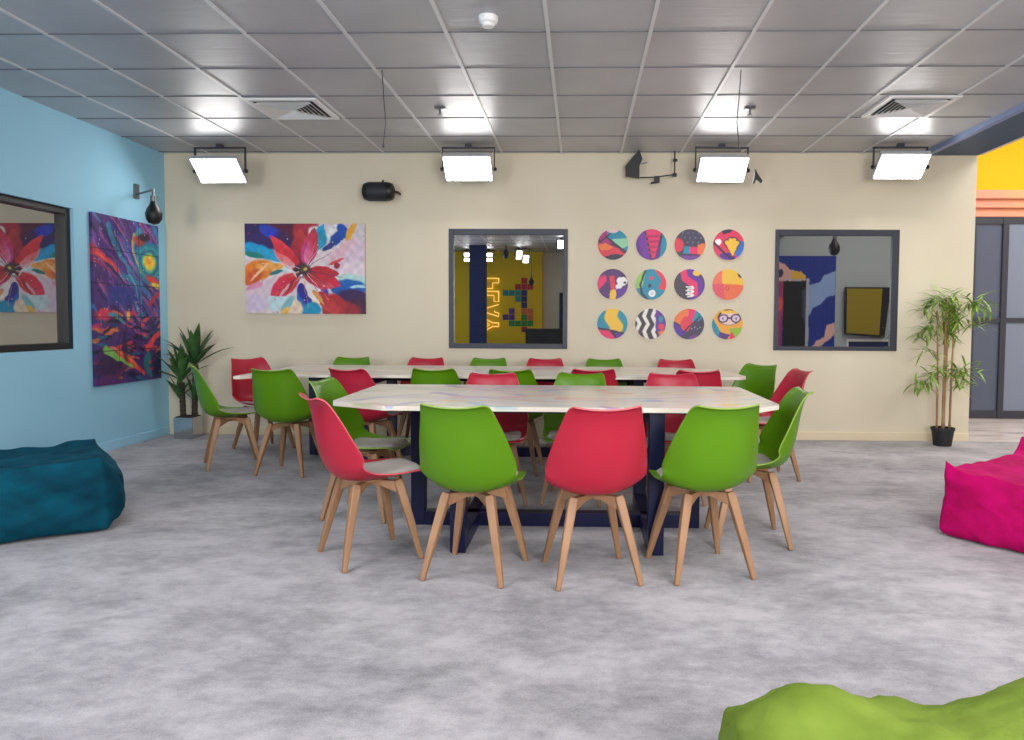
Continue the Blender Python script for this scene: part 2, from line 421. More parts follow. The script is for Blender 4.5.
chair(1.37,6.22,-131,'green','green chair at the tip of the rear table, front of the backrest showing, facing inward')
rowl = ['green chair back topping the rear table edge beneath the flower painting\'s corner',
        'red chair top against the cream wall, first red past the flower painting',
        'green chair top against the wall under the blue-pillar side of the middle window',
        'red chair top against the wall under the desk side of the middle window',
        'green chair top against the wall below the first column of round discs',
        'red chair top against the wall below the third column of round discs']
for i,(x,c) in enumerate(zip((-2.23,-1.51,-.90,-.335,.235,.925), ('green','red')*3)):
    chair(x, 6.86, 180+(-2,1,2,-1,0,2)[i], c, rowl[i])

# ------------------------------------------------------------------ tables
M['top'] = vcol_mat('painted_marbled_tabletop', .28, .15)
def tabletop(name, poly_rows, z0, z1, seed, parent, nx=300):
    """poly_rows: list of (y, xl, xr) describing the outline from the front edge to the back edge"""
    ys = np.array([p[0] for p in poly_rows]); xl = np.array([p[1] for p in poly_rows]); xr = np.array([p[2] for p in poly_rows])
    NY = 110; yy = ys[0]+(ys[-1]-ys[0])*np.linspace(0,1,NY); L = np.interp(yy, ys, xl); R = np.interp(yy, ys, xr)
    t = np.linspace(0,1,nx+1); X = L[:,None]+(R-L)[:,None]*t[None]; Y = np.repeat(yy[:,None], nx+1, 1)
    P = Paint(X, Y, (222,215,203), warp=.03, wf=3.1, seed=seed)
    r = P.r; W = X.max()-X.min()
    tints = [(206,200,194),(232,226,216),(196,196,204),(226,210,200),(214,210,190),(234,228,222)]
    for k in range(34):
        cx, cy = r.uniform(X.min(),X.max()), r.uniform(Y.min(),Y.max())
        P.ell(cx, cy, r.uniform(.15,.5), r.uniform(.04,.13), tints[k%6], r.uniform(-30,30), soft=.9, al=.7)
    cc = [(226,150,130),(150,160,208),(236,196,120),(170,140,190),(176,200,150),(230,160,170),(150,190,206)]
    for k in range(int(20*W/2.4)+8):
        x, y = r.uniform(X.min(),X.max()), r.uniform(Y.min(),Y.max()); a = r.uniform(-.5,.5)
        P.curve((x,y),(x+.2,y+a*.8),(x+r.uniform(.3,.7),y+a), .014+.026*r.random(), cc[k%7], .75, .005)
    for k in range(14):
        P.ell(r.uniform(X.min(),X.max()), r.uniform(Y.min(),Y.max()), r.uniform(.04,.10), r.uniform(.02,.05), cc[(k*3)%7], r.uniform(-60,60), soft=.6, al=.8)
    P.grain(.015, 14, 30)
    mb = MB(); n1 = nx+1
    vs = [(X[j,i],Y[j,i],z1) for j in range(NY) for i in range(n1)]
    fs = [(j*n1+i, j*n1+i+1, (j+1)*n1+i+1, (j+1)*n1+i) for j in range(NY-1) for i in range(nx)]
    loop = [i for i in range(n1)]+[j*n1+nx for j in range(1,NY)]+[(NY-1)*n1+i for i in range(nx-1,-1,-1)]+[j*n1 for j in range(NY-2,0,-1)]
    n = len(loop); base = len(vs)
    cxm, cym = X.mean(), Y.mean()
    vs += [(vs[i][0], vs[i][1], z0) for i in loop]
    fs += [(loop[k], base+k, base+(k+1)%n, loop[(k+1)%n]) for k in range(n)] + [tuple(base+k for k in range(n))]
    mb.add(vs, fs, 0); o = mb.build(name, M['top'], parent)
    set_paint(o.data, P.C.reshape(-1,3), (218,210,196))
    return o
def loopframe(mb, a, b, z0, z1, w, along):
    h = w/2
    def bx(p,q,za,zb,c):
        if along[0] == 'x': mb.box(p,q,c-h,c+h,za,zb)
        else: mb.box(c-h,c+h,p,q,za,zb)
    c = along[1]
    bx(a,a+w,z0,z1,c); bx(b-w,b,z0,z1,c); bx(a+w,b-w,z0,z0+w,c); bx(a+w,b-w,z1-w,z1,c)
tbl = thing('long_table', 'closer long meeting table with marbled painted top on navy box-frame legs', 'table', (0,0,0))
tabletop('tabletop', [(3.615,-.99,.78),(3.66,-1.06,.90),(3.80,-1.30,1.035),(3.84,-1.315,1.045),(4.83,-1.35,1.052),(4.862,-1.33,1.03)], .747,.77, 3, tbl)
mb = MB(); loopframe(mb,-.985,.70,0,.745,.08,('x',4.25)); mb.build('end_frame', M['navy'], tbl, bevel=.003)
for xc in (-.625,.395):
    mb = MB(); loopframe(mb,3.70,4.80,0,.746,.08,('y',xc)); mb.build('cross_frame', M['navy'], tbl, bevel=.003)
tb2 = thing('long_table', 'rear long table with marbled painted top, navy legs, nearer the flower painting and windows', 'table', (0,0,0))
tabletop('tabletop', [(5.44,-2.62,-2.57),(5.66,-2.63,-2.42),(5.68,-2.63,1.0),(5.72,-2.63,1.26),(5.78,-2.63,1.31),(6.38,-2.64,1.31),(6.62,-2.64,1.18),(6.80,-2.62,.98),(6.90,-2.60,.70)], .747,.77, 9, tb2, nx=360)
mb = MB(); loopframe(mb,-2.40,.95,0,.745,.08,('x',6.42)); mb.build('end_frame', M['navy'], tb2, bevel=.003)
for xc in (-1.75,.47):
    mb = MB(); loopframe(mb,5.82,6.78,0,.746,.08,('y',xc)); mb.build('cross_frame', M['navy'], tb2, bevel=.003)

# ------------------------------------------------------------------ bean bags
def beanbag(name, label, m, top_corner, ang, L, W, H, ear=.05, bulge=(.05,.07,-.05), lumps=(), seed=0, fold=(.014,.16)):
    """box-shaped velvet bag. local x along L, y along W; top_corner = world xy of the local (-L/2,-W/2) top corner"""
    N = 36; vs = []; fs = []; key = {}
    def disp(a,b,c):
        x = a*L/2*(1+.0); y = b*W/2; z = (c+1)/2*H
        fx = (1-b**4)*(1-c**4); fy = (1-a**4)*(1-c**4); fz = (1-a*a)*(1-b*b)
        x += math.copysign(bulge[0]*fx*abs(a)**2, a); y += math.copysign(bulge[1]*fy*abs(b)**2, b)
        if c > 0: z += bulge[2]*fz**.6*c
        # seams sag along their middle, corners stick out as ears
        e = (abs(a)*abs(b))**9; z += ear*e*(c > 0)*c*1.0; x += math.copysign(ear*.5*e*c*c*(c>0), a); y += math.copysign(ear*.4*e*c*c*(c>0), b)
        z -= .025*(1-a*a)*(abs(b)**6)*(c > 0)*c
        lowr = (1-c)/2; x *= 1+.07*lowr; y *= 1+.07*lowr
        if c < -.8: k = (-c-.8)/.2; x *= 1-.025*k*k; y *= 1-.025*k*k
        for (lx,ly,s,h) in lumps:
            z += h*math.exp(-((a-lx)**2+((b-ly)*.8)**2)/(s*s))*max(0,(c+1)/2)
        w = math.sin(a*9+b*4+seed)*math.sin(b*11-c*5+a*3)*.006+math.sin(a*21+c*13+seed)*math.sin(b*17+a*6)*.003
        edge = max(abs(a)**10*abs(b)**2, abs(b)**10*abs(a)**2)
        w += edge*.003*math.sin(22*(a+b*.6)+seed)
        return x+w, y+w*.7, max(z+w*(c>-.95)*1.4, 0.0)
    def vid(p):
        k = tuple(round(q,5) for q in p)
        if k not in key: key[k] = len(vs); vs.append(disp(*p))
        return key[k]
    for ax in range(3):
        for sgn in (-1,1):
            for i in range(N):
                for j in range(N):
                    q = []
                    for di,dj in ((0,0),(1,0),(1,1),(0,1)):
                        u, v = -1+2*(i+di)/N, -1+2*(j+dj)/N
                        p = [0,0,0]; p[ax] = sgn; p[(ax+1)%3] = u; p[(ax+2)%3] = v; q.append(vid(p))
                    fs.append(tuple(q))
    mb = MB(); mb.add(vs, fs); o = mb.build(name, m, smooth=True)
    o.data.set_sharp_from_angle(angle=math.radians(62))
    ss = o.modifiers.new('s','SUBSURF'); ss.levels = 1; ss.render_levels = 1
    tx = bpy.data.textures.new('folds','CLOUDS'); tx.noise_scale = fold[1]; tx.noise_depth = 2
    dm = o.modifiers.new('d','DISPLACE'); dm.texture = tx; dm.strength = fold[0]; dm.mid_level = .5
    ca, sa = math.cos(ang), math.sin(ang)
    dx, dy = -(-L/2), -(-W/2)
    o.location = (top_corner[0]+dx*ca-dy*sa, top_corner[1]+dx*sa+dy*ca, 0.012); o.rotation_euler = (0,0,ang)
    return tag(o, label, 'bean bag', 'velvet floor bean bags')
# teal: local x = d1 (-.77,-.64), local y must be d2 (-.62,.78) -> build mirrored by using corner at +W side
a1 = math.atan2(.80,-.60)
beanbag('bean_bag', 'teal velvet box-shaped bean bag on the carpet by the light blue wall', M['teal_velvet'], (-2.69,4.00), a1, .76, 1.15, .395, .03, (.03,.105,-.06), lumps=((.4,.35,.3,.04),), seed=2)
a2 = math.radians(-53)
beanbag('bean_bag', 'magenta velvet box-shaped bean bag with pointed corners near the bamboo plant', M['pink_velvet'], (2.075,4.12), a2, 1.0, .95, .375, .05, (.07,.04,-.03), lumps=((.2,.1,.5,.05),(-1,1,.14,.06)), seed=4)
beanbag('bean_bag', 'lime green velvet bean bag with only its wrinkled top in view', M['lime_velvet'], (.375,.75), .05, 1.5, .84, .345, .02, (.04,.05,.02), lumps=((-.80,.85,.19,.07),(-1,1,.13,-.05),(-.3,.6,.3,.012),(.10,.9,.33,.13),(.6,.7,.3,.12)), fold=(.032,.065), seed=6)

# ------------------------------------------------------------------ wall art
M['canvas'] = vcol_mat('painted_canvas', .55)
def flat_art(name, x0, x1, z0, z1, painter, nx, nz, label, seed, wall='back', depth=.035, parent=None, cat='painting'):
    u = np.linspace(0,1,nx); v = np.linspace(0,1,nz); U, V = np.meshgrid(u, v)     # V: 0 top
    P = painter(U, V, seed)
    mb = MB()
    def pt(uu, vv, d):
        a = x0+(x1-x0)*uu; z = z1-(z1-z0)*vv
        return (a, FT-d, z) if wall == 'back' else (XL+d, a, z)
    vs = [pt(U[j,i],V[j,i],depth) for j in range(nz) for i in range(nx)]
    fs = [(j*nx+i,j*nx+i+1,(j+1)*nx+i+1,(j+1)*nx+i) for j in range(nz-1) for i in range(nx-1)]
    loop = [i for i in range(nx)]+[j*nx+nx-1 for j in range(1,nz)]+[(nz-1)*nx+i for i in range(nx-2,-1,-1)]+[j*nx for j in range(nz-2,0,-1)]
    n = len(loop); base = len(vs)
    vs += [ (p[0],FT-.002,p[2]) if wall == 'back' else (XL+.002,p[1],p[2]) for p in (vs[i] for i in loop)]
    fs += [(loop[k],base+k,base+(k+1)%n,loop[(k+1)%n]) for k in range(n)]+[tuple(base+k for k in range(n))]
    cols = P.C.reshape(-1,3); side = cols[loop]*.8
    mb.add(vs, fs); o = mb.build(name, M['canvas']); set_paint(o.data, np.concatenate([cols, side]))
    return tag(o, label, cat)
def flower(U, V, seed):
    A = 1.33; X = U*A; Y = V; P = Paint(X, Y, (226,210,218), warp=.007, wf=10, seed=seed)
    e = P.ell; pe = P.petal
    pk = lambda x,y: (x/845*A, y/630)
    def E(x,y,rx,ry,c,a=0,s=.25,al=1): q = pk(x,y); e(q[0],q[1],rx/630,ry/630,c,a,s,al)
    def PT(x0,y0,x1,y1,w,c,c2=None,al=1): a=pk(x0,y0); b=pk(x1,y1); pe(a[0],a[1],b[0],b[1],w/630,c,c2,al=al)
    E(120,60,200,130,(42,24,84)); E(60,130,120,60,(50,30,96)); E(300,40,150,90,(84,22,60)); E(190,60,90,45,(40,60,180),25)
    E(230,90,70,30,(30,50,200),35); E(320,190,60,160,(60,24,84),-30)
    E(90,190,130,45,(20,150,205),15); E(180,230,110,30,(30,160,210),30); E(60,220,70,22,(30,130,120),10)
    E(230,290,90,26,(205,225,235),20); E(90,330,120,70,(232,130,45),-20); E(60,380,70,45,(215,95,50),-40); E(170,300,100,30,(240,165,80),-5)
    E(100,340,90,10,(245,190,150),-45); E(220,340,50,14,(30,120,120),-20)
    E(160,480,170,90,(222,200,214),-20); E(70,440,70,20,(225,150,180),-25); E(60,560,90,60,(214,196,222)); E(230,540,80,60,(196,224,230),-40)
    E(440,60,90,120,(176,40,60),-15); E(500,80,50,60,(232,232,236)); PT(470,220,560,0,44,(30,130,190),(40,170,215)); E(545,110,40,70,(30,150,190),25)
    E(640,60,60,60,(236,232,236)); E(665,90,75,34,(20,70,170),-45); E(700,50,34,60,(20,80,185),-25); E(600,150,60,16,(40,60,130),-35)
    E(760,60,36,80,(232,170,50),28); E(790,110,40,70,(225,200,205),30); E(730,230,160,90,(224,200,220),-30); E(690,180,140,34,(230,190,205),-35)
    E(820,60,40,70,(214,206,214)); E(780,320,100,60,(232,214,226)); E(640,260,60,12,(215,70,80),-25)
    E(760,390,120,34,(190,225,225),12); E(740,440,120,50,(20,100,190),10); E(690,470,80,40,(16,90,180),20); E(800,440,60,10,(180,220,235),2)
    E(780,520,120,60,(60,26,84),12); E(800,590,120,60,(72,24,60)); E(700,590,120,50,(150,34,50),15); E(640,560,60,80,(180,40,50),-35); E(590,590,50,60,(170,50,50),20)
    E(450,560,60,90,(240,228,220)); E(430,610,80,60,(20,140,190)); PT(400,420,440,640,50,(40,40,150),(20,120,190)); E(470,600,60,50,(20,150,195)); E(340,600,60,70,(236,214,190),30)
    E(300,560,70,24,(130,190,200),-50); E(280,610,40,20,(235,190,90),-35); E(550,480,40,50,(60,60,180),-35); E(510,540,50,18,(225,170,70),25)
    # petals
    PT(395,330,395,40,78,(150,20,50),(196,60,60)); PT(420,300,500,30,60,(205,60,140),(200,50,60)); PT(430,290,470,110,34,(235,140,190),(215,60,110),.8)
    PT(375,330,185,80,58,(200,30,50),(232,60,75)); PT(350,310,200,190,32,(245,200,200),(240,110,110),.8)
    PT(380,360,180,500,70,(205,30,50),(225,50,90)); PT(350,400,210,500,26,(150,20,40),(235,80,90),.8); E(280,460,60,10,(245,220,225),-50,al=.7)
    PT(430,360,680,420,74,(190,24,44),(225,40,80)); PT(450,330,670,350,44,(200,34,50),(190,40,60)); PT(470,390,640,440,26,(180,40,50),(235,110,110),.8)
    PT(430,380,530,560,56,(232,214,222),(240,232,226)); PT(420,370,570,470,22,(200,50,60),(210,60,90)); PT(400,420,430,560,30,(40,30,140),(50,40,150))
    PT(520,480,660,640,50,(185,40,50),(210,70,70)); PT(480,470,560,560,20,(230,150,110),(230,170,70))
    E(400,330,60,50,(60,24,52),0,.5); E(415,320,34,28,(84,70,50),0,.6); E(425,318,12,10,(220,190,110),0,.6)
    for k in range(26):
        a = P.r.uniform(0,6.28); r0 = .06; r1 = P.r.uniform(.14,.5); c = pk(415,325)
        P.line([(c[0]+r0*math.cos(a),c[1]+r0*math.sin(a)),(c[0]+r1*math.cos(a),c[1]+r1*math.sin(a))], .004, [(90,30,60),(240,220,230),(60,50,110),(230,170,90)][k%4], .75, .0015)
    for k in range(40):
        P.ell(P.r.uniform(0,A), P.r.uniform(0,1), .006, .006, [(240,230,235),(200,60,70),(50,50,120)][k%3], 0, .4)
    E(645,290,22,22,(150,30,50)); E(330,330,8,60,(240,230,240),-35,al=.8); E(400,365,10,10,(240,240,250))
    P.grain(.045, 60, 40); return P
flat_art('flower_painting', -3.439,-2.204,1.261,2.178, flower, 230, 172, 'abstract flower painting in red, blue and orange hanging on the cream wall', 11)
def cosmic(U, V, seed):
    A = .65; X = U*A; Y = V; P = Paint(X, Y, (78,50,116), warp=.007, wf=14, seed=seed)
    pk = lambda x,y: ((x-45)/250*A, (y-35)/665)
    def E(x,y,rx,ry,c,a=0,s=.5,al=1): q = pk(x,y); P.ell(q[0],q[1],rx/250*A,ry/665,c,a,s,al)
    def CV(a,b,c_,w,col,al=1,w2=None): P.curve(pk(*a),pk(*b),pk(*c_),w/665,col,al,w2/665 if w2 else None)
    cols = [(140,92,165),(60,96,175),(80,46,140),(175,92,150),(60,130,180),(110,66,130),(40,30,80)]
    for k in range(150):
        x, y = P.r.uniform(30,295), P.r.uniform(10,430); CV((x,y),(x+40,y+60),(x+30+P.r.uniform(0,60),y+110), P.r.uniform(4,13), cols[k%7], .75, 2)
    CV((100,70),(110,150),(180,240),14,(60,140,180),.95,8); CV((120,100),(150,170),(200,230),7,(150,110,190),.9,3); CV((70,90),(80,130),(130,180),8,(150,80,160),.7,3)
    for rr, c in ((66,(40,120,160)),(54,(50,150,160)),(44,(40,110,150)),(34,(90,180,150)),(26,(220,200,70)),(18,(245,200,60)),(10,(240,150,70))): E(256,195,rr*.95,rr*1.35,c,0,.12)
    CV((195,90),(180,150),(215,240),8,(210,190,80),.8,3); CV((215,70),(190,100),(200,170),10,(60,160,170),.8,4); E(215,110,24,18,(160,60,60)); E(235,90,20,16,(50,30,50))
    CV((45,170),(90,190),(130,250),20,(215,60,80),.95,8); CV((48,210),(90,230),(120,280),10,(170,40,90),.8,4); CV((60,180),(90,200),(120,235),6,(240,100,90),.9,2)
    E(265,270,30,14,(225,70,70),20); E(275,292,22,10,(220,200,70),10); CV((150,270),(230,290),(215,390),12,(50,130,170),.9,5); CV((170,260),(210,320),(200,400),6,(90,180,190),.8,3)
    CV((110,330),(180,320),(230,410),14,(60,50,150),.8,6); E(140,350,60,40,(44,60,140),0,.8,.8); CV((250,370),(280,330),(297,330),12,(190,50,80),.95,8)
    for k in range(130):
        x, y = P.r.uniform(45,295), P.r.uniform(415,690); E(x,y,P.r.uniform(8,30),P.r.uniform(3,9),[(30,26,60),(230,80,80),(30,110,140),(60,30,90),(220,120,70),(24,60,110),(200,50,110),(24,20,50)][k%8],P.r.uniform(-30,15),.4,.85)
    E(80,420,32,22,(215,60,90)); CV((100,420),(140,440),(150,470),8,(60,150,170),.9,4); E(165,432,8,20,(235,190,90)); CV((240,560),(270,520),(297,500),16,(235,70,80),.95,10)
    E(100,620,60,50,(60,34,80),0,.8); CV((80,560),(120,600),(170,640),16,(130,190,90),.95,7); CV((130,580),(170,620),(220,670),18,(225,80,60),.95,8); CV((95,550),(150,590),(190,640),7,(230,120,90),.9,3)
    CV((240,590),(215,620),(250,680),18,(30,130,130),.9,10); E(280,640,26,50,(30,30,80),0,.7); E(80,680,40,20,(90,40,110)); E(150,560,10,60,(30,26,60),0,.5,.6)
    for k in range(60): P.ell(P.r.uniform(0,A),P.r.uniform(0,.6),.003,.004,[(230,200,120),(200,210,240)][k%2],0,.4)
    P.grain(.07, 70, 50)
    for k in range(1,5): P.blend((np.abs(V-k/5) < .0028)*.75, (16,14,34))
    for k in range(1,3): P.blend((np.abs(U-k/3) < .0040)*.65, (16,14,34))
    return P
flat_art('canvas_panel_painting', 6.29,7.29,.60,2.128, cosmic, 130, 210, 'tall dark swirling painting of joined panels, sun at top, on the light blue wall', 21, 'left', .03)

# twelve round discs
PK,RD,PU,DK,TE,YE,OR,WH,CR = (232,40,110),(228,50,80),(92,36,150),(48,36,66),(20,140,170),(245,195,60),(240,120,60),(245,240,240),(240,200,200)
def disc_art(k, X, Y):
    P = Paint(X, Y, DK, warp=.012, wf=3, seed=k); p = P.poly; e = P.ell; l = P.line
    if k == 0:
        P.C[:] = (70,40,80); e(-.4,-.5,.5,.5,(170,40,120)); p([(-.3,-1),(1,-1),(1,.5),(-.4,-.4)],TE); p([(-.1,-.35),(1,-.4),(1,.1),(.5,.3)],(150,210,170)); e(0,-.95,.4,.2,CR); l([(-.5,-.55),(.6,.35)],.06,DK)
        p([(-1,-.1),(-.3,-.05),(.4,.3),(.9,.8),(-.6,1),(-1,.5)],RD); p([(-1,.1),(-.5,-.1),(0,.2),(-.3,.35),(-.8,.4)],OR); p([(-.5,.75),(.2,.6),(1,.8),(1,1),(-.5,1)],DK); l([(-.8,-.2),(-.2,-.7)],.05,DK)
    if k == 1:
        P.C[:] = (92,36,140); p([(-1,-1),(-.3,-1),(-.1,1),(-.6,1)],(120,40,160)); p([(-.5,-1),(.9,-1),(.2,1),(-.05,1)],DK); p([(-.38,-1),(.7,-1),(.22,.9),(.05,.9)],PK)
        for q in (-.6,-.25,.1,.45): p([(-.4+.2*(q+.6),q),(.6-.3*(q+.6),q-.05),(.55-.3*(q+.6),q+.13),(-.35+.2*(q+.6),q+.18)],(190,30,90)); 
        p([(.8,-1),(1,-1),(1,1),(.5,.9)],TE)
    if k == 2:
        P.C[:] = (60,56,80)
        for i in range(4):
            for j in range(3): e(-.5+.35*i+.15*(j%2),-.75+.3*j,.05,.05,(120,110,150))
        e(-.75,.05,.35,.45,RD); p([(-.35,.1),(.55,.15),(.5,.65),(-.45,.65)],TE); p([(0,.12),(.6,.15),(.5,.65),(-.05,.65)],PK); p([(.5,0),(1,-.1),(1,.6),(.5,.8)],OR); p([(-.6,.7),(.8,.7),(.4,1),(-.4,1)],(120,60,150)); l([(-.45,.65),(.6,.66)],.05,DK)
    if k == 3:
        P.C[:] = (226,50,90); p([(-.5,-1),(.3,-1),(.1,-.8),(-.4,-.65)],DK); e(.85,.35,.45,.6,(50,110,200)); p([(-.6,.6),(.1,.5),(.6,1),(-.4,1)],PU); e(-.68,-.18,.2,.2,WH,0,.15); l([(-1,-.2),(-.2,.6),(.3,1)],.07,DK)
        for q,c,wd in ((.0,DK,.07),(1,YE,0)):
            for (x,y) in ((-.12,-.15),(.12,-.3),(.36,-.3),(.56,-.1)): l([(x,y),(.25,.25)],.13+wd,c)
            p([(-.1-wd,.05),(.6+wd,.05),(.28,.8+wd)],c)
    if k == 4:
        P.C[:] = (84,40,110); p([(-1,-.4),(-.5,-.6),(-.4,-.2),(-1,.5)],PK); p([(-.25,-.5),(.1,-.6),(.2,.9),(-.2,1),(-.1,.3)],RD); p([(-.15,.4),(.3,.3),(.2,1),(-.2,1)],YE)
        e(.6,-.2,.36,.32,WH,20,.1); e(.4,.15,.22,.18,WH); e(.8,-.1,.1,.08,DK); p([(.2,.3),(1,.2),(1,1),(.3,1)],(100,44,150)); l([(.9,-.6),(.5,-.5)],.05,DK)
    if k == 5:
        P.C[:] = TE; p([(-1,-1),(-.3,-1),(-.6,.2),(-1,.3)],(150,200,90)); l([(-.35,-1),(-.7,0),(-.6,.6),(-.2,1)],.07,DK); p([(.2,-1),(1,-1),(1,.4),(.5,.3),(.7,-.3)],RD); e(0,-.4,.13,.13,PK); e(-.1,.1,.12,.12,DK); e(.08,.6,.24,.24,WH,0,.15); e(.08,.6,.12,.12,(200,220,230))
    if k == 6:
        P.C[:] = (64,52,70); l([(0,-1),(-.1,-.5),(.5,-.1),(.6,.5),(.4,1)],.42,(100,40,160)); l([(-.4,-.9),(-.3,-.4),(.3,0),(.35,.6)],.22,PK); e(.5,-.75,.28,.2,YE)
        for q in (.25,.5,.75): l([(-.2,q-.1),(.2,q-.1),(.25,q),(-.1,q+.05)],.05,WH)
        P.C = P.C
    if k == 7:
        P.C[:] = (240,110,70); p([(-.35,-1),(1,-1),(1,0),(-.4,-.05)],YE); p([(-1,-1),(-.35,-1),(-.4,-.05),(-1,0)],(240,120,90)); p([(-1,-.05),(-.3,-.05),(-.2,1),(-1,1)],(230,80,100)); e(-.05,.25,.14,.16,(200,70,70)); e(-.05,.25,.07,.08,OR); p([(.6,-.8),(1,-.5),(1,-.4),(.7,-.5)],DK)
    if k == 8:
        P.C[:] = TE; P.line([(0,-1),(-.1,-.4),(.3,.2),(.1,.9)],.42,YE); p([(-1,.25),(-.3,.3),(1,.65),(1,1),(-1,1)],DK); p([(-1,.4),(-.2,.45),(.2,1),(-1,1)],PK); p([(.2,.6),(.9,.75),(.3,1)],PU)
    if k == 9:
        P.C[:] = (50,44,56)
        for q in (-1.0,-.45,.12): P.line([(q+.2,-1),(q-.0,-.5),(q+.28,0),(q+.05,.5),(q+.25,1)],.12,(238,232,226))
        p([(.35,-1),(1,-1),(1,1),(.6,1),(.3,.2)],(96,44,150)); e(.65,-.3,.15,.2,TE); e(.7,.2,.22,.22,RD); p([(.5,.5),(.9,.4),(.7,1)],OR)
    if k == 10:
        P.C[:] = (64,52,84); p([(-1,-.2),(-.7,-.9),(.2,-1),(-.2,.3)],OR); p([(0,-1),(.6,-1),(.3,0),(-.2,.4),(-.1,-.4)],PK); e(-.2,.0,.35,.5,RD); p([(.5,-1),(1,-.6),(.6,-.2),(.2,-.2)],TE); p([(-1,-.1),(-.6,.2),(-.2,.6),(-.7,1),(-1,1)],(80,40,160)); l([(-.3,.5),(.7,-.5)],.05,DK)
        for i in range(4): e(.2+.18*i,.3-.1*(i%2),.05,.05,(150,140,170))
        p([(-.1,1),(.2,.75),(.6,.7),(.3,1)],(120,60,150))
    if k == 11:
        P.C[:] = (240,170,60); p([(-1,-.5),(-.6,.2),(-.3,.7),(-1,1)],TE); p([(-.5,.5),(.2,.7),(0,1),(-.6,1)],(80,50,130)); p([(.1,.3),(1,.2),(.9,.8),(.4,1)],(150,190,60)); p([(.1,1),(.3,.5),(.6,.9)],RD)
        e(.1,-.45,.75,.52,DK); e(.1,-.4,.65,.45,CR); p([(-.5,-.9),(.8,-.9),(.7,-.7),(-.4,-.7)],YE)
        for x in (-.28,.55): e(x,-.38,.34,.28,DK,0,.1); e(x,-.38,.25,.20,(222,200,225),0,.1); e(x,-.38,.05,.08,DK)
        l([(.03,-.4),(.25,-.4)],.05,DK)
    return P
M['print'] = vcol_mat('printed_disc', .45)
dlab = ['round wall disc with teal, pink waves and dark edge, top row under the antenna','round disc with a pink striped wedge on purple','round disc with dark dotted sky, red blob and pink band','round disc with a yellow hand on red',
 'round disc with red and white shapes on purple','round disc mostly teal with small white circle','round disc with purple and pink wave over white squiggle','round disc split in yellow and orange halves',
 'round disc with yellow band between teal areas','round disc with black and white wavy stripes','round disc with orange blob above dark dotted corner','round disc with a face wearing dark glasses']
n_r, n_t = 26, 96
for k in range(12):
    i, j = k % 4, k//4
    cx = .3275+i*(1.492-.3275)/3; cz = 1.978-(1.978-1.176)/2*j; R = .1545
    rr = np.linspace(0,1,n_r+1)[1:]; th = np.linspace(0,2*math.pi,n_t,endpoint=False)
    X = np.concatenate([[0], (rr[:,None]*np.cos(th)).ravel()]); Y = np.concatenate([[0], (rr[:,None]*np.sin(th)).ravel()])
    P = disc_art(k, X, Y)
    vs = [(cx+R*x, FT-.014, cz-R*y) for x,y in zip(X,Y)]
    fs = [(0,1+q,1+(q+1)%n_t) for q in range(n_t)]+[(1+a*n_t+q,1+a*n_t+(q+1)%n_t,1+(a+1)*n_t+(q+1)%n_t,1+(a+1)*n_t+q) for a in range(n_r-1) for q in range(n_t)]
    base = len(vs); last = 1+(n_r-1)*n_t
    vs += [(cx+R*math.cos(t), FT-.001, cz-R*math.sin(t)) for t in th]
    fs += [(last+q,last+(q+1)%n_t,base+(q+1)%n_t,base+q) for q in range(n_t)]+[tuple(base+q for q in range(n_t))]
    mb = MB(); mb.add(vs, fs); o = mb.build('wall_disc', M['print']); set_paint(o.data, P.C.reshape(-1,3), (232,228,220))
    tag(o, dlab[k]+' on the cream wall' if len(dlab[k].split()) < 9 else dlab[k], 'wall art', 'round graphic discs on the cream wall')

# ------------------------------------------------------------------ studio light panels
def studio_light(x, y, z, label, tilt=48, rz=0, w=.44, h=.265, group='studio light panels', lit='led'):
    t = thing('studio_light_panel', label, 'studio light', (x,y,z), rz, group)
    a = math.radians(tilt); ca, sa = math.cos(a), math.sin(a)
    def rot(p): return (p[0], p[1]*ca+p[2]*sa*-1*-1*(-1) if False else p[1]*ca-p[2]*sa, p[1]*sa+p[2]*ca)
    def rb(mb): mb.v = [rot(p) for p in mb.v]; return mb
    # plate in the xz plane facing -y, then tipped to look down
    rb(MB().box(-w/2-.012,w/2+.012,-.006,.045,-h/2-.012,h/2+.012)).build('housing', M['housing'], t, bevel=.006)
    rb(MB().box(-w/2,w/2,-.012,-.0065,-h/2,h/2)).build('diffuser', M[lit], t)
    top = CEIL-z-.005; yk = MB(); W = w/2+.035
    yk.box(-W,W,.02,.045,top-.035,top-.02); yk.box(-W,-W+.010,.02,.045,-.02,top-.02); yk.box(W-.010,W,.02,.045,-.02,top-.02); yk.box(-.03,.03,.01,.055,top-.022,top+.004)
    yk.build('yoke', M['frame'], t)
    for s in (-1,1): MB().lathe([(.018,s*(W-.012)),(.018,s*(W+.012)),(.008,s*(W+.018))], (0,.032,0), 12, 'x').build('knob', M['black'], t)
    return t
for x,z,l,rz in ((-3.505,2.635,'bright white light panel hung in the corner above the flower painting',-.03),(-1.085,2.655,'bright white light panel hung above the middle window',.0),
               (1.34,2.645,'bright white light panel above the round discs, beside the small black clamp',.05),(3.02,2.675,'bright white light panel hung beside the slate soffit',.0)):
    studio_light(x, 7.05, z, l, rz=rz)

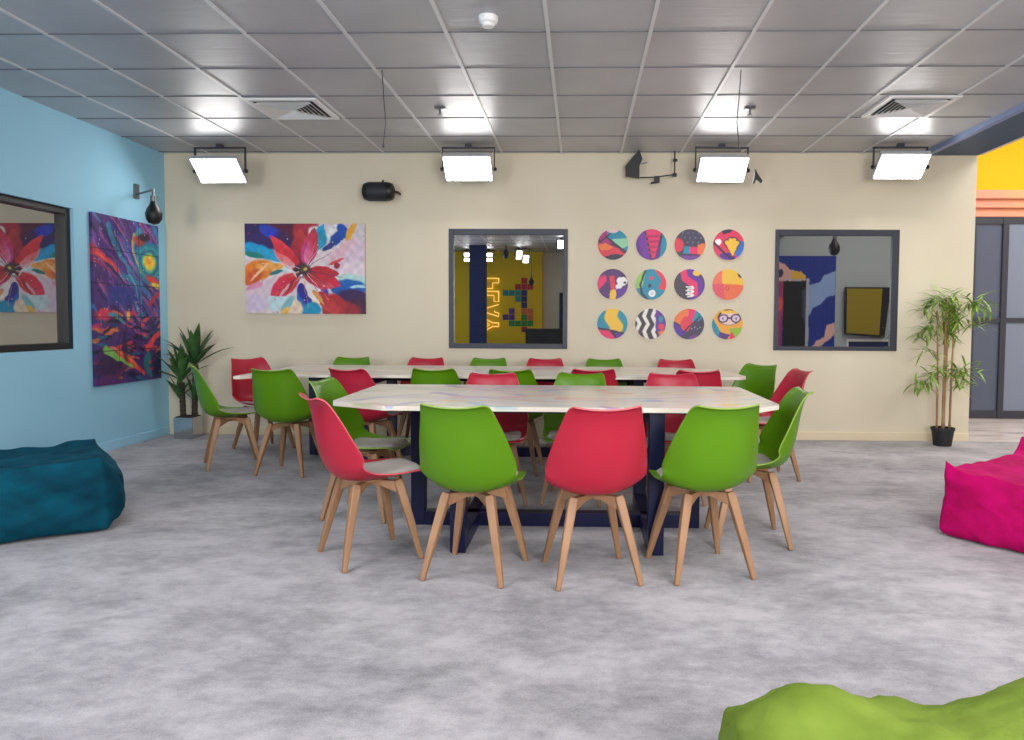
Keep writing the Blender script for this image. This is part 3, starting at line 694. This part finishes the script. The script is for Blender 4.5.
# ------------------------------------------------------------------ devices on walls and ceiling
sp = thing('wall_speaker', 'black oval loudspeaker on the cream wall between two light panels', 'speaker', (-2.02,FT,2.484))
mb = MB(); prof = [(.0,-.165),(.05,-.163),(.078,-.15),(.09,-.12),(.092,.10),(.080,.135),(.05,.15),(.0,.152)]
mb.lathe(prof, (0,-.14,0), 28, 'x'); mb.build('cabinet', M['black'], sp, smooth='auto')
mb = MB(); mb.lathe([(.0935,-.105),(.0945,-.10),(.0945,.075),(.0935,.08)], (0,-.14,0), 28, 'x'); mb.build('grille', mat('speaker_grille',(36,38,48),.6), sp, smooth='auto')
mb = MB(); mb.tube([(.15,-.14,0),(.175,-.1,0),(.175,0,0)],.012); mb.tube([(.03,-.13,.09),(.035,-.12,.115)],.010); mb.build('bracket', M['black'], sp)

an = thing('paddle_antenna', 'black pointed paddle antenna on a thin rod above the round discs', 'antenna', (.54,FT-.15,2.756))
mb = MB(); mb.prism([(.03,.14),(-.105,-.02),(-.10,-.125),(.035,-.145),(.035,-.02),(.065,.045)], -.012,.012, plane='xz'); mb.build('paddle', M['black'], an, bevel=.003)
mb = MB(); mb.tube([(.04,0,-.135),(.20,.02,-.125),(.385,.02,-.10)],.006); mb.build('arm', M['black'], an)
mb = MB(); mb.tube([(.385,.02,-.115),(.385,.02,.13)],.007); mb.box(.365,.405,0,.04,-.12,-.09); mb.box(.37,.41,.0,.04,.03,.05); mb.build('post', M['black'], an)
mb = MB(); mb.box(.185,.235,-.01,.05,-.18,-.12); mb.tube([(.15,.02,-.185),(.22,.02,-.175)],.010); mb.build('clamp', M['black'], an)
mb = MB(); mb.tube([(.05,0,.0),(.11,0,.012)],.006); mb.build('connector', M['grey_metal'], an)

cl = MB(); cl.prism([(-.015,.09),(.02,.03),(.055,-.02),(.045,-.04),(.0,.0),(-.02,-.045),(-.035,-.04),(-.02,.02)], -.015,.015, plane='xz')
o = cl.build('spring_clamp', M['black']); o.location = (1.645,6.98,2.545); tag(o, 'small black spring clamp hanging beside a lit panel above the discs', 'clamp')

def bulb_cam(loc, anchor, label, size=1.0):
    t = thing('hanging_dome_camera', label, 'camera', loc, 0, 'black hanging dome cameras')
    mb = MB(); mb.lathe([(0.001,-.115*size),(.045*size,-.10*size),(.068*size,-.06*size),(.073*size,-.015*size),(.06*size,.03*size),(.035*size,.07*size),(.026*size,.10*size)], n=24); mb.build('dome', M['black'], t, smooth='auto')
    mb = MB(); mb.lathe([(.027*size,.10*size),(.027*size,.15*size),(.018*size,.155*size)], n=16); mb.build('neck', M['grey_metal'], t, smooth='auto')
    v = Vector(anchor)-Vector(loc); top = Vector((0,0,.15*size))
    mb = MB(); mb.tube([top, top+Vector((0,0,.06)), Vector((v.x*.9,v.y*.9,.2*size)) if abs(v.x)+abs(v.y) > .05 else Vector((0,0,v.z*.9)), v], .010)
    if abs(v.x) > .05: mb.box(v.x-.005,v.x+.02,v.y-.03,v.y+.03,v.z-.07,v.z+.07)
    mb.build('bracket', M['grey_metal'], t); return t
bulb_cam((-3.98,6.76,2.19), (XL+.003,6.97,2.42), 'black bulb-shaped camera hanging from a bracket on the blue wall')

o = MB().lathe([(.0,-.052),(.032,-.052),(.038,-.036),(.050,-.030),(.056,-.012),(.056,.004)], n=28).build('smoke_detector', M['white_plastic'], smooth='auto'); o.location = (-.525,4.145,CEIL-.002)
tag(o, 'white round smoke detector on a grey ceiling tile', 'smoke detector')
for x,y,l in ((-1.129,5.88,'small chrome sprinkler head in the ceiling tile nearer the square vent and hanging wire pair by flower painting'),(1.33,5.898,'small chrome sprinkler head in the ceiling above the round discs')):
    l = l if len(l.split()) <= 16 else 'small chrome sprinkler head in the ceiling above the middle window'
    t = thing('sprinkler', l, 'sprinkler', (x,y,CEIL), 0, 'ceiling sprinklers')
    MB().lathe([(.045,0.002),(.045,-.006),(.02,-.012)], n=20).build('rosette', M['grey_metal'], t, smooth='auto')
    mb = MB(); mb.tube([(0,0,-.005),(0,0,-.05)],.009); mb.lathe([(.022,-.052),(.022,-.058)], n=12); mb.build('head', M['grey_metal'], t)
def vent(x0,x1,y0,y1,label):
    t = thing('ceiling_vent', label, 'air vent', ((x0+x1)/2,(y0+y1)/2,CEIL), 0, 'square ceiling vents'); hw, hd = (x1-x0)/2, (y1-y0)/2
    MB().box(-hw+.02,hw-.02,-hd+.02,hd-.02,-.002,.003).build('duct_opening', M['black'], t)
    mb = MB(); f = .045
    mb.box(-hw,hw,-hd,-hd+f,-.012,.004); mb.box(-hw,hw,hd-f,hd,-.012,.004); mb.box(-hw,-hw+f,-hd+f,hd-f,-.012,.004); mb.box(hw-f,hw,-hd+f,hd-f,-.012,.004)
    mb.build('vent_frame', M['white_plastic'], t, bevel=.003)
    lv = MB(); n = 7
    for k in range(n):
        s = 1-(k+.6)/n; a, b = (hw-f)*s, (hd-f)*s; a2, b2 = a-.020, b-.020
        if a2 < .01: continue
        zo, zi = -.026, -.004
        q = [(a,b),(-a,b),(-a,-b),(a,-b)]; q2 = [(a2,b2),(-a2,b2),(-a2,-b2),(a2,-b2)]
        vs = [(x,y,zo) for x,y in q]+[(x,y,zi) for x,y in q2]+[(x,y,zo+.003) for x,y in q]+[(x,y,zi+.003) for x,y in q2]
        fs = []
        for i in range(4):
            jj = (i+1)%4; fs += [(i,jj,4+jj,4+i),(8+i,8+jj,12+jj,12+i),(i,jj,8+jj,8+i)]
        lv.add(vs, fs)
    lv.build('louvre', M['white_plastic'], t)
vent(-2.60,-2.03,5.615,6.17,'white square ceiling vent nearer the blue wall')
vent(2.29,2.83,5.585,6.14,'white square ceiling vent near the slate soffit')
for (x,y,l,dx) in ((-1.353,5.0,'thin dark wire dangling from the ceiling near the black speaker',.02),(1.068,5.02,'thin dark wire dangling from the ceiling beside the light panel above the discs',-.02)):
    mb = MB(); mb.tube([(x,y,CEIL),(x+dx*.5,y,2.7),(x+dx,y+.01,2.55),(x+dx*.3,y,2.40)],.0035,6); mb.tube([(x+dx*.3,y,2.40),(x+dx*.2,y,2.37)],.006,6)
    tag(mb.build('hanging_wire', mat('wire',(70,66,70),.6)), l, 'wire', 'thin wires hanging from the ceiling')

# ------------------------------------------------------------------ plants
def leaf(mb, base, d, length, width, droop, up=Vector((0,0,1)), n=7, fold=.25):
    d = Vector(d).normalized(); side = d.cross(up); side = side.normalized() if side.length > 1e-3 else Vector((1,0,0))
    nrm = side.cross(d).normalized(); p = Vector(base); vs = []; fs = []
    for i in range(n+1):
        t = i/n; w = width*math.sin(math.pi*min(1,(t*.92+.06)))**.8*(1-.25*t)
        if i == n: w = .0005
        vs += [p-side*w+nrm*w*fold, p, p+side*w+nrm*w*fold]
        dd = (d+Vector((0,0,-droop*t*t*1.6))).normalized(); p = p+dd*(length/n)
    for i in range(n):
        a = i*3; fs += [(a,a+1,a+4,a+3),(a+1,a+2,a+5,a+4)]
    mb.add(vs, fs)
pl = thing('potted_dracaena', 'dark green dracaena with two trunks in a small mirrored pot in the corner', 'plant', (-3.96,7.25,0))
mb = MB(); h = .097
mb.prism([(-h,-h),(h,-h),(h,h),(-h,h)],0,.215); mb.build('pot', M['mirror_pot'], pl, bevel=.004)
MB().box(-.085,.085,-.085,.085,.21,.222).build('soil', M['soil'], pl)
for bx_, by_, hh, lean in ((-.05,0,.56,-.01),(.055,.02,.74,.02)):
    mb = MB(); n = 16
    mb.tube([(bx_+lean*i/n, by_, .215+(hh-.215)*i/n) for i in range(n+1)], [.026+.004*(i%2) for i in range(n+1)], 10); mb.build('trunk', M['trunk'], pl)
lf = MB()
for (cx,cz,n,sc) in ((.08,.76,15,1.0),(-.06,.60,13,.85),(-.085,.42,7,.6),(.06,.40,6,.6)):
    for k in range(n):
        a = k*2.39996+cx*9; el = math.radians(84-62*(k/n)); el = max(el, math.radians(20))
        d = (math.cos(a)*math.cos(el), math.sin(a)*math.cos(el)*.6-.12*math.cos(el), math.sin(el))
        leaf(lf, (cx,0,cz-.03*k/n), d, random.uniform(.36,.46)*sc, .046*sc**.5, .16+.25*k/n)
lf.v = [(max(p[0],XL+3.96+.05), min(p[1],FT-7.25-.03), p[2]) for p in lf.v]
lf.build('foliage', M['leaf'], pl, smooth=True)

bp_ = thing('potted_bamboo', 'tall slender bamboo plant in a black pot at the end of the cream wall', 'plant', (3.565,7.22,0))
MB().lathe([(.078,0),(.082,.0),(.102,.15),(.110,.152),(.110,.178),(.098,.178),(.096,.155),(.0,.15)], n=28).build('pot', M['black_pot'], bp_, smooth='auto')
MB().lathe([(.094,.150),(.094,.158),(.02,.164)], n=20).build('soil', M['soil'], bp_)
canes = [(-.060,.0,1.32,.010,-.03),(-.012,-.02,1.45,.013,.00),(.012,.02,1.38,.014,.03),(.065,.0,1.25,.011,.015)]
bl = MB(); br = MB()
for (x,y,h,r0,ln) in canes:
    n = 14; mb = MB(); pts = [(x+ln*(i/n)**2, y, .15+(h-.15)*i/n) for i in range(n+1)]
    rr = [r0*(1-.35*i/n)*(1.10 if i % 3 == 0 else 1) for i in range(n+1)]; mb.tube(pts, rr, 8); mb.build('cane', M['cane'], bp_, smooth=True)
clusters = [(-.30,.62,8),(-.20,.70,8),(-.12,.78,6),(.10,.74,9),(.20,.70,9),(.28,.76,6),(.14,.62,5),(-.27,1.10,9),(-.17,1.16,8),(-.24,.95,3),(.0,1.36,12),(-.13,1.40,11),(.12,1.34,11),(-.05,1.46,10),(.06,1.47,8),(.15,1.22,8),(.12,1.08,6),(.27,1.42,9),(.37,1.40,6),(.30,1.20,8),(-.06,1.22,7),(.0,1.10,5),(-.22,1.36,7),(.05,1.25,8)]
for (x,z,n) in clusters:
    y = random.uniform(-.12,.12); z0 = z-abs(x)*.35; sx = max(-.05,min(.05,x*.3))
    br.tube([(sx,0,z0-.03),(x*.6,y*.6,z-.02),(x,y,z+.01)], [.004,.003,.0015], 5)
    for k in range(2*n+7):
        a = random.uniform(-math.pi, math.pi); el = random.uniform(-.9,.65)
        d = (math.cos(a)*math.cos(el)+x*.9, (math.sin(a)*math.cos(el))*.6, math.sin(el))
        t = random.uniform(.55,1.05)
        leaf(bl, (x*t+random.uniform(-.03,.03), y*t, z+random.uniform(-.05,.04)), d, random.uniform(.11,.19), .0125, .45, n=4)
br.build('branch', M['cane'], bp_); bl.build('foliage', M['bamboo_leaf'], bp_, smooth=True)

# ------------------------------------------------------------------ the side of the room behind the camera (seen in the windows' reflections)
YB = -3.06
struct(MB().box(XL-.1,-.94,YB-.12,YB,0,CEIL+.1).build('wall_front', M['yellow_room']))
struct(MB().box(-.94,7.6,YB-.3,YB-.2,0,4.3).build('wall_front_recess', M['cream']))
struct(MB().box(-1.06,-.94,YB-.2,YB-.12,0,CEIL+.1).build('wall_return', M['yellow_room']))
struct(MB().box(XL-.1,3.44,YB-.9,YB-.2,CEIL,CEIL+.1).build('ceiling_rear', M['ceil']))
struct(MB().box(-1.1,7.6,YB-.9,YB-.1,-.1,0).build('floor_rear', M['carpet']))
struct(MB().box(-2.50,-2.14,-1.75,-1.45,0,CEIL).build('pillar', M['navy_wall']))
# play sign: outline letters running down the wall
ng = MB()
def word(outl, start, hl):
    pts = []
    for x,y in outl: pts.append((-2.01-y*.34, YB+.03, 2.24-(start+x*hl)))
    pts.append(pts[0]); ng.tube(pts, .011, 6)
word([(0,0),(0,1),(1,1),(1,.45),(.45,.45),(.45,0)],0,.25)
word([(0,0),(0,1),(.4,1),(.4,.35),(1,.35),(1,0)],.32,.25)
word([(0,0),(.35,1),(.65,1),(1,0),(.72,0),(.62,.3),(.38,.3),(.28,0)],.64,.30)
word([(.35,0),(.35,.45),(0,1),(.28,1),(.5,.65),(.72,1),(1,1),(.65,.45),(.65,0)],.99,.30)
tag(ng.build('neon_sign', M['neon']), 'glowing outline letter sign reading PLAY down the yellow wall, reflected in a window', 'sign')
tm = [mat('block_%d' % i, c, .5) for i,c in enumerate([(200,30,50),(40,150,130),(30,40,110),(100,50,130),(230,110,50),(40,140,50)])]
cells = [(3,0,0),(2,1,0),(3,1,0),(4,1,0),(0,2,1),(1,2,1),(2,2,1),(3,2,2),(2,3,1),(3,3,2),(3,4,2),(1,5,3),(3,5,4),(4,5,4),(0,6,3),(1,6,3),(4,6,4),(3,6,5),(1,7,5),(2,7,5),(3,7,5),(4,7,5),(3,8,0)]
mb = MB()
for cx_,cz_,c in cells:
    x = -1.92+cx_*.153; z = 2.26-cz_*.150; mb.box(x+.005,x+.148,YB+.001,YB+.006,z-.145,z-.005, c)
tag(mb.build('block_mural', tm), 'stacked coloured squares mural on the yellow wall, reflected in the middle window', 'mural')
for (x,y,z,rz,w_,h_,tl,l) in ((-1.42,-2.0,2.84-.12,math.pi-.35,.13,.20,20,'light panel reflected in the middle window, higher of the tilted pair'),(-1.26,-1.9,2.62,math.pi-.35,.12,.17,20,'light panel reflected in the middle window, lower of the tilted pair'),
                     (-2.70,-2.4,2.76,math.pi,.12,.07,10,'upper small light panel reflected on the outer side of the navy pillar'),(-2.70,-2.4,2.64,math.pi,.12,.07,10,'lower small light panel reflected on the outer side of the navy pillar'),
                     (-2.18,-2.4,2.76,math.pi,.17,.07,10,'upper small light panel reflected between navy pillar and hanging camera'),(-2.18,-2.4,2.64,math.pi,.17,.07,10,'lower small light panel reflected between navy pillar and neon sign'),
                     (-.40,0.0,2.76,math.pi,.13,.17,25,'light panel reflected in the upper corner of the middle window')):
    studio_light(x,y,z,l,tilt=tl,rz=rz,w=w_,h=h_,group='light panels mirrored in the middle window')
bulb_cam((-1.65,-1.2,2.68), (-1.65,-1.2,CEIL), 'black hanging camera reflected near the top of the middle window', 1.0)
bulb_cam((-1.14,-2.0,2.12), (-1.14,-2.0,CEIL), 'black hanging camera reflected beside the coloured block mural', .85)
dk = thing('media_desk', 'black desk reflected at the bottom of the middle window', 'desk', (-.75,-2.0,0))
MB().box(-.55,.7,-.3,.3,.95,1.02).build('desktop', M['black'], dk, bevel=.01)
MB().box(-.5,.65,.2,.28,0,.95).build('front_panel', M['black'], dk); 
for s in (-.5,.6): MB().box(s,s+.05,-.28,.2,0,.95).build('side_panel', M['black'], dk)
tag(MB().box(-.52,-.22,YB-.2,YB-.17,.5,1.9).build('notice_board', mat('dark_board',(24,34,64),.5)), 'tall dark board on the cream wall reflected in the middle window', 'board')

YM = .45
struct(MB().box(3.30,7.5,YM-.15,YM,0,CEIL+.2).build('wall_screen', mat('pale_grey_wall_paint', (184,194,198), .8)))
M['mural'] = vcol_mat('mural_paint', .6)
def mural(U, V, seed):
    # real x decreases as seen from the room; reflection keeps x order, u = 0 at low x
    P = Paint(U, V, (26,52,150), warp=.004, wf=20, seed=2)
    for k in range(14): P.blend((np.abs(U-k/14) < .004)*.5, (16,34,110))
    P.poly([(.55,.30),(.75,.25),(.8,.20),(1,.14),(1,.38),(.85,.42),(.75,.48),(.62,.52),(.55,.62)], (150,180,230))
    P.poly([(.55,.96),(.7,.85),(.82,.82),(.86,.70),(1,.66),(1,.78),(.9,.84),(.75,.92),(.6,1.0),(.55,1)], (236,190,180))
    P.poly([(0,.05),(.12,.08),(.2,.14),(.35,.15),(.46,.19),(.5,.25),(0,.25)], (236,180,170))
    P.poly([(.25,.15),(.4,.15),(.48,.2),(.5,.25),(.25,.25)], (236,190,60)); P.ell(.05,.17,.05,.04,(60,50,80))
    P.poly([(0,.25),(.12,.25),(.1,1),(0,1)], (170,60,110)); P.ell(.03,.48,.07,.07,(230,90,80)); P.poly([(.08,.6),(.12,.6),(.14,1),(.05,1)],(110,60,130))
    P.poly([(.11,.25),(.5,.25),(.5,1),(.11,1)], (10,12,22)); P.poly([(.5,.24),(.55,.24),(.55,1),(.5,1)], (180,186,200))
    P.poly([(.43,.35),(.5,.32),(.5,.7),(.45,.6)], (60,70,90)); P.line([(.1,.24),(.55,.24)],.008,(190,195,205))
    return P
u = np.linspace(0,1,90); v = np.linspace(0,1,110); U, V = np.meshgrid(u, v); P = mural(U, V, 0)
X0,X1,Z0,Z1 = 3.86,5.00,.55,2.50
mb = MB(); vs = [(X0+(X1-X0)*U[j,i], YM+.012, Z1-(Z1-Z0)*V[j,i]) for j in range(110) for i in range(90)]
fs = [(j*90+i,j*90+i+1,(j+1)*90+i+1,(j+1)*90+i) for j in range(109) for i in range(89)]
mb.add(vs, fs); o = mb.build('door_mural', M['mural']); set_paint(o.data, P.C.reshape(-1,3))
tag(o, 'blue mural with pale waves around a dark doorway, reflected in the window by the bamboo', 'mural')
tv = thing('wall_screen_display', 'tilted dark-framed screen with olive picture reflected in the window by the bamboo', 'screen', (5.60,YM+.10,1.40))
mb = MB(); Q = [(-.45,.49),(.43,.49),(.33,-.49),(-.44,-.43)]; mb.prism(Q, -.03,.03, plane='xz'); mb.build('casing', M['black'], tv, bevel=.006)
mb = MB(); mb.prism([(-.42,.46),(.26,.46),(.22,-.44),(-.41,-.40)], .031,.036, plane='xz'); mb.build('picture', mat('olive_screen',(150,132,20),.4), tv)
mb = MB(); mb.box(-.02,.02,-.09,-.03,-.1,.1); mb.build('mount', M['black'], tv)
sh = thing('framed_panel', 'white framed dark blue panel reflected below the tilted screen', 'frame', (5.65,YM+.015,.72))
mb = MB(); mb.box(-.42,.5,-.01,.02,.11,.16); mb.box(-.42,-.38,-.01,.02,-.3,.11); mb.build('frame', M['white_plastic'], sh)
MB().box(-.38,.5,-.01,.01,-.3,.11).build('picture', M['navy_wall'], sh)
bulb_cam((4.43,2.0,2.52), (4.43,2.0,2.92), 'black hanging camera reflected near the top of the window by the bamboo', 1.35)
struct(MB().box(4.0,4.6,1.9,2.1,2.92,2.97).build('trim_4', M['soffit']))

# ------------------------------------------------------------------ added area lamps for fill, without fixtures
def area(loc, rot, sx, sy, e, col=(1,1,1), spread=180):
    l = bpy.data.lights.new('lamp','AREA'); l.shape = 'RECTANGLE'; l.size = sx; l.size_y = sy; l.energy = e; l.color = col; l.spread = math.radians(spread)
    o = bpy.data.objects.new('added_fill_lamp', l); COL.objects.link(o); o.location = loc; o.rotation_euler = rot; return o
area((-2.2,2.2,2.86),(0,0,0),1.6,.6,38,(1,.98,.97))  # added soft fill below the ceiling, this one and the next
area((1.6,2.2,2.86),(0,0,0),1.6,.6,38,(1,.98,.97))
area((1.7,-1.0,1.7),(math.radians(93),0,0),2.2,1.6,170,(1,.98,.97))  # added upright fill behind the camera, brightens walls, ceiling and chair backs
area((-3.7,-1.6,1.7),(math.radians(93),0,math.radians(-12)),.9,1.8,80,(1,.98,.98))  # second added upright fill, kept out of the window reflections
area((5.6,7.0,4.1),(0,0,0),2.0,2.0,100,(1,.99,.97))  # added unseen lights over the neighbouring area, this one and the next
area((5.6,3.0,4.1),(0,0,0),2.0,2.0,60,(1,.99,.97))
w = bpy.data.worlds.new('w'); SC.world = w; w.use_nodes = True
w.node_tree.nodes['Background'].inputs[0].default_value = (.8,.85,1,1); w.node_tree.nodes['Background'].inputs[1].default_value = .3

# ------------------------------------------------------------------ camera
f, pcx, pcy = 730.0, 561.0, 357.0
yaw = math.atan(19/f); pitch = math.atan((pcy-321)/f); roll = .0055
fw_ = Vector((-math.sin(yaw)*math.cos(pitch), math.cos(yaw)*math.cos(pitch), -math.sin(pitch)))
r_ = Vector((math.cos(yaw), math.sin(yaw), 0)); u_ = r_.cross(fw_)
r2 = r_*math.cos(roll)+u_*math.sin(roll); u2 = u_*math.cos(roll)-r_*math.sin(roll)
cam = bpy.data.cameras.new('camera'); co = bpy.data.objects.new('camera', cam); COL.objects.link(co)
mw = Matrix(((r2.x,u2.x,-fw_.x,0),(r2.y,u2.y,-fw_.y,0),(r2.z,u2.z,-fw_.z,1.2),(0,0,0,1)))
co.matrix_world = mw
cam.sensor_width = 36; cam.lens = f/1024*36; cam.shift_x = (512-pcx)/1024; cam.shift_y = -(370-pcy)/1024
cam.clip_start = .05
SC.camera = co
SC.view_settings.view_transform = 'Standard'; SC.view_settings.look = 'None'; SC.view_settings.exposure = 0.33
SC.cycles.use_denoising = True; SC.cycles.max_bounces = 8; SC.cycles.sample_clamp_indirect = 4
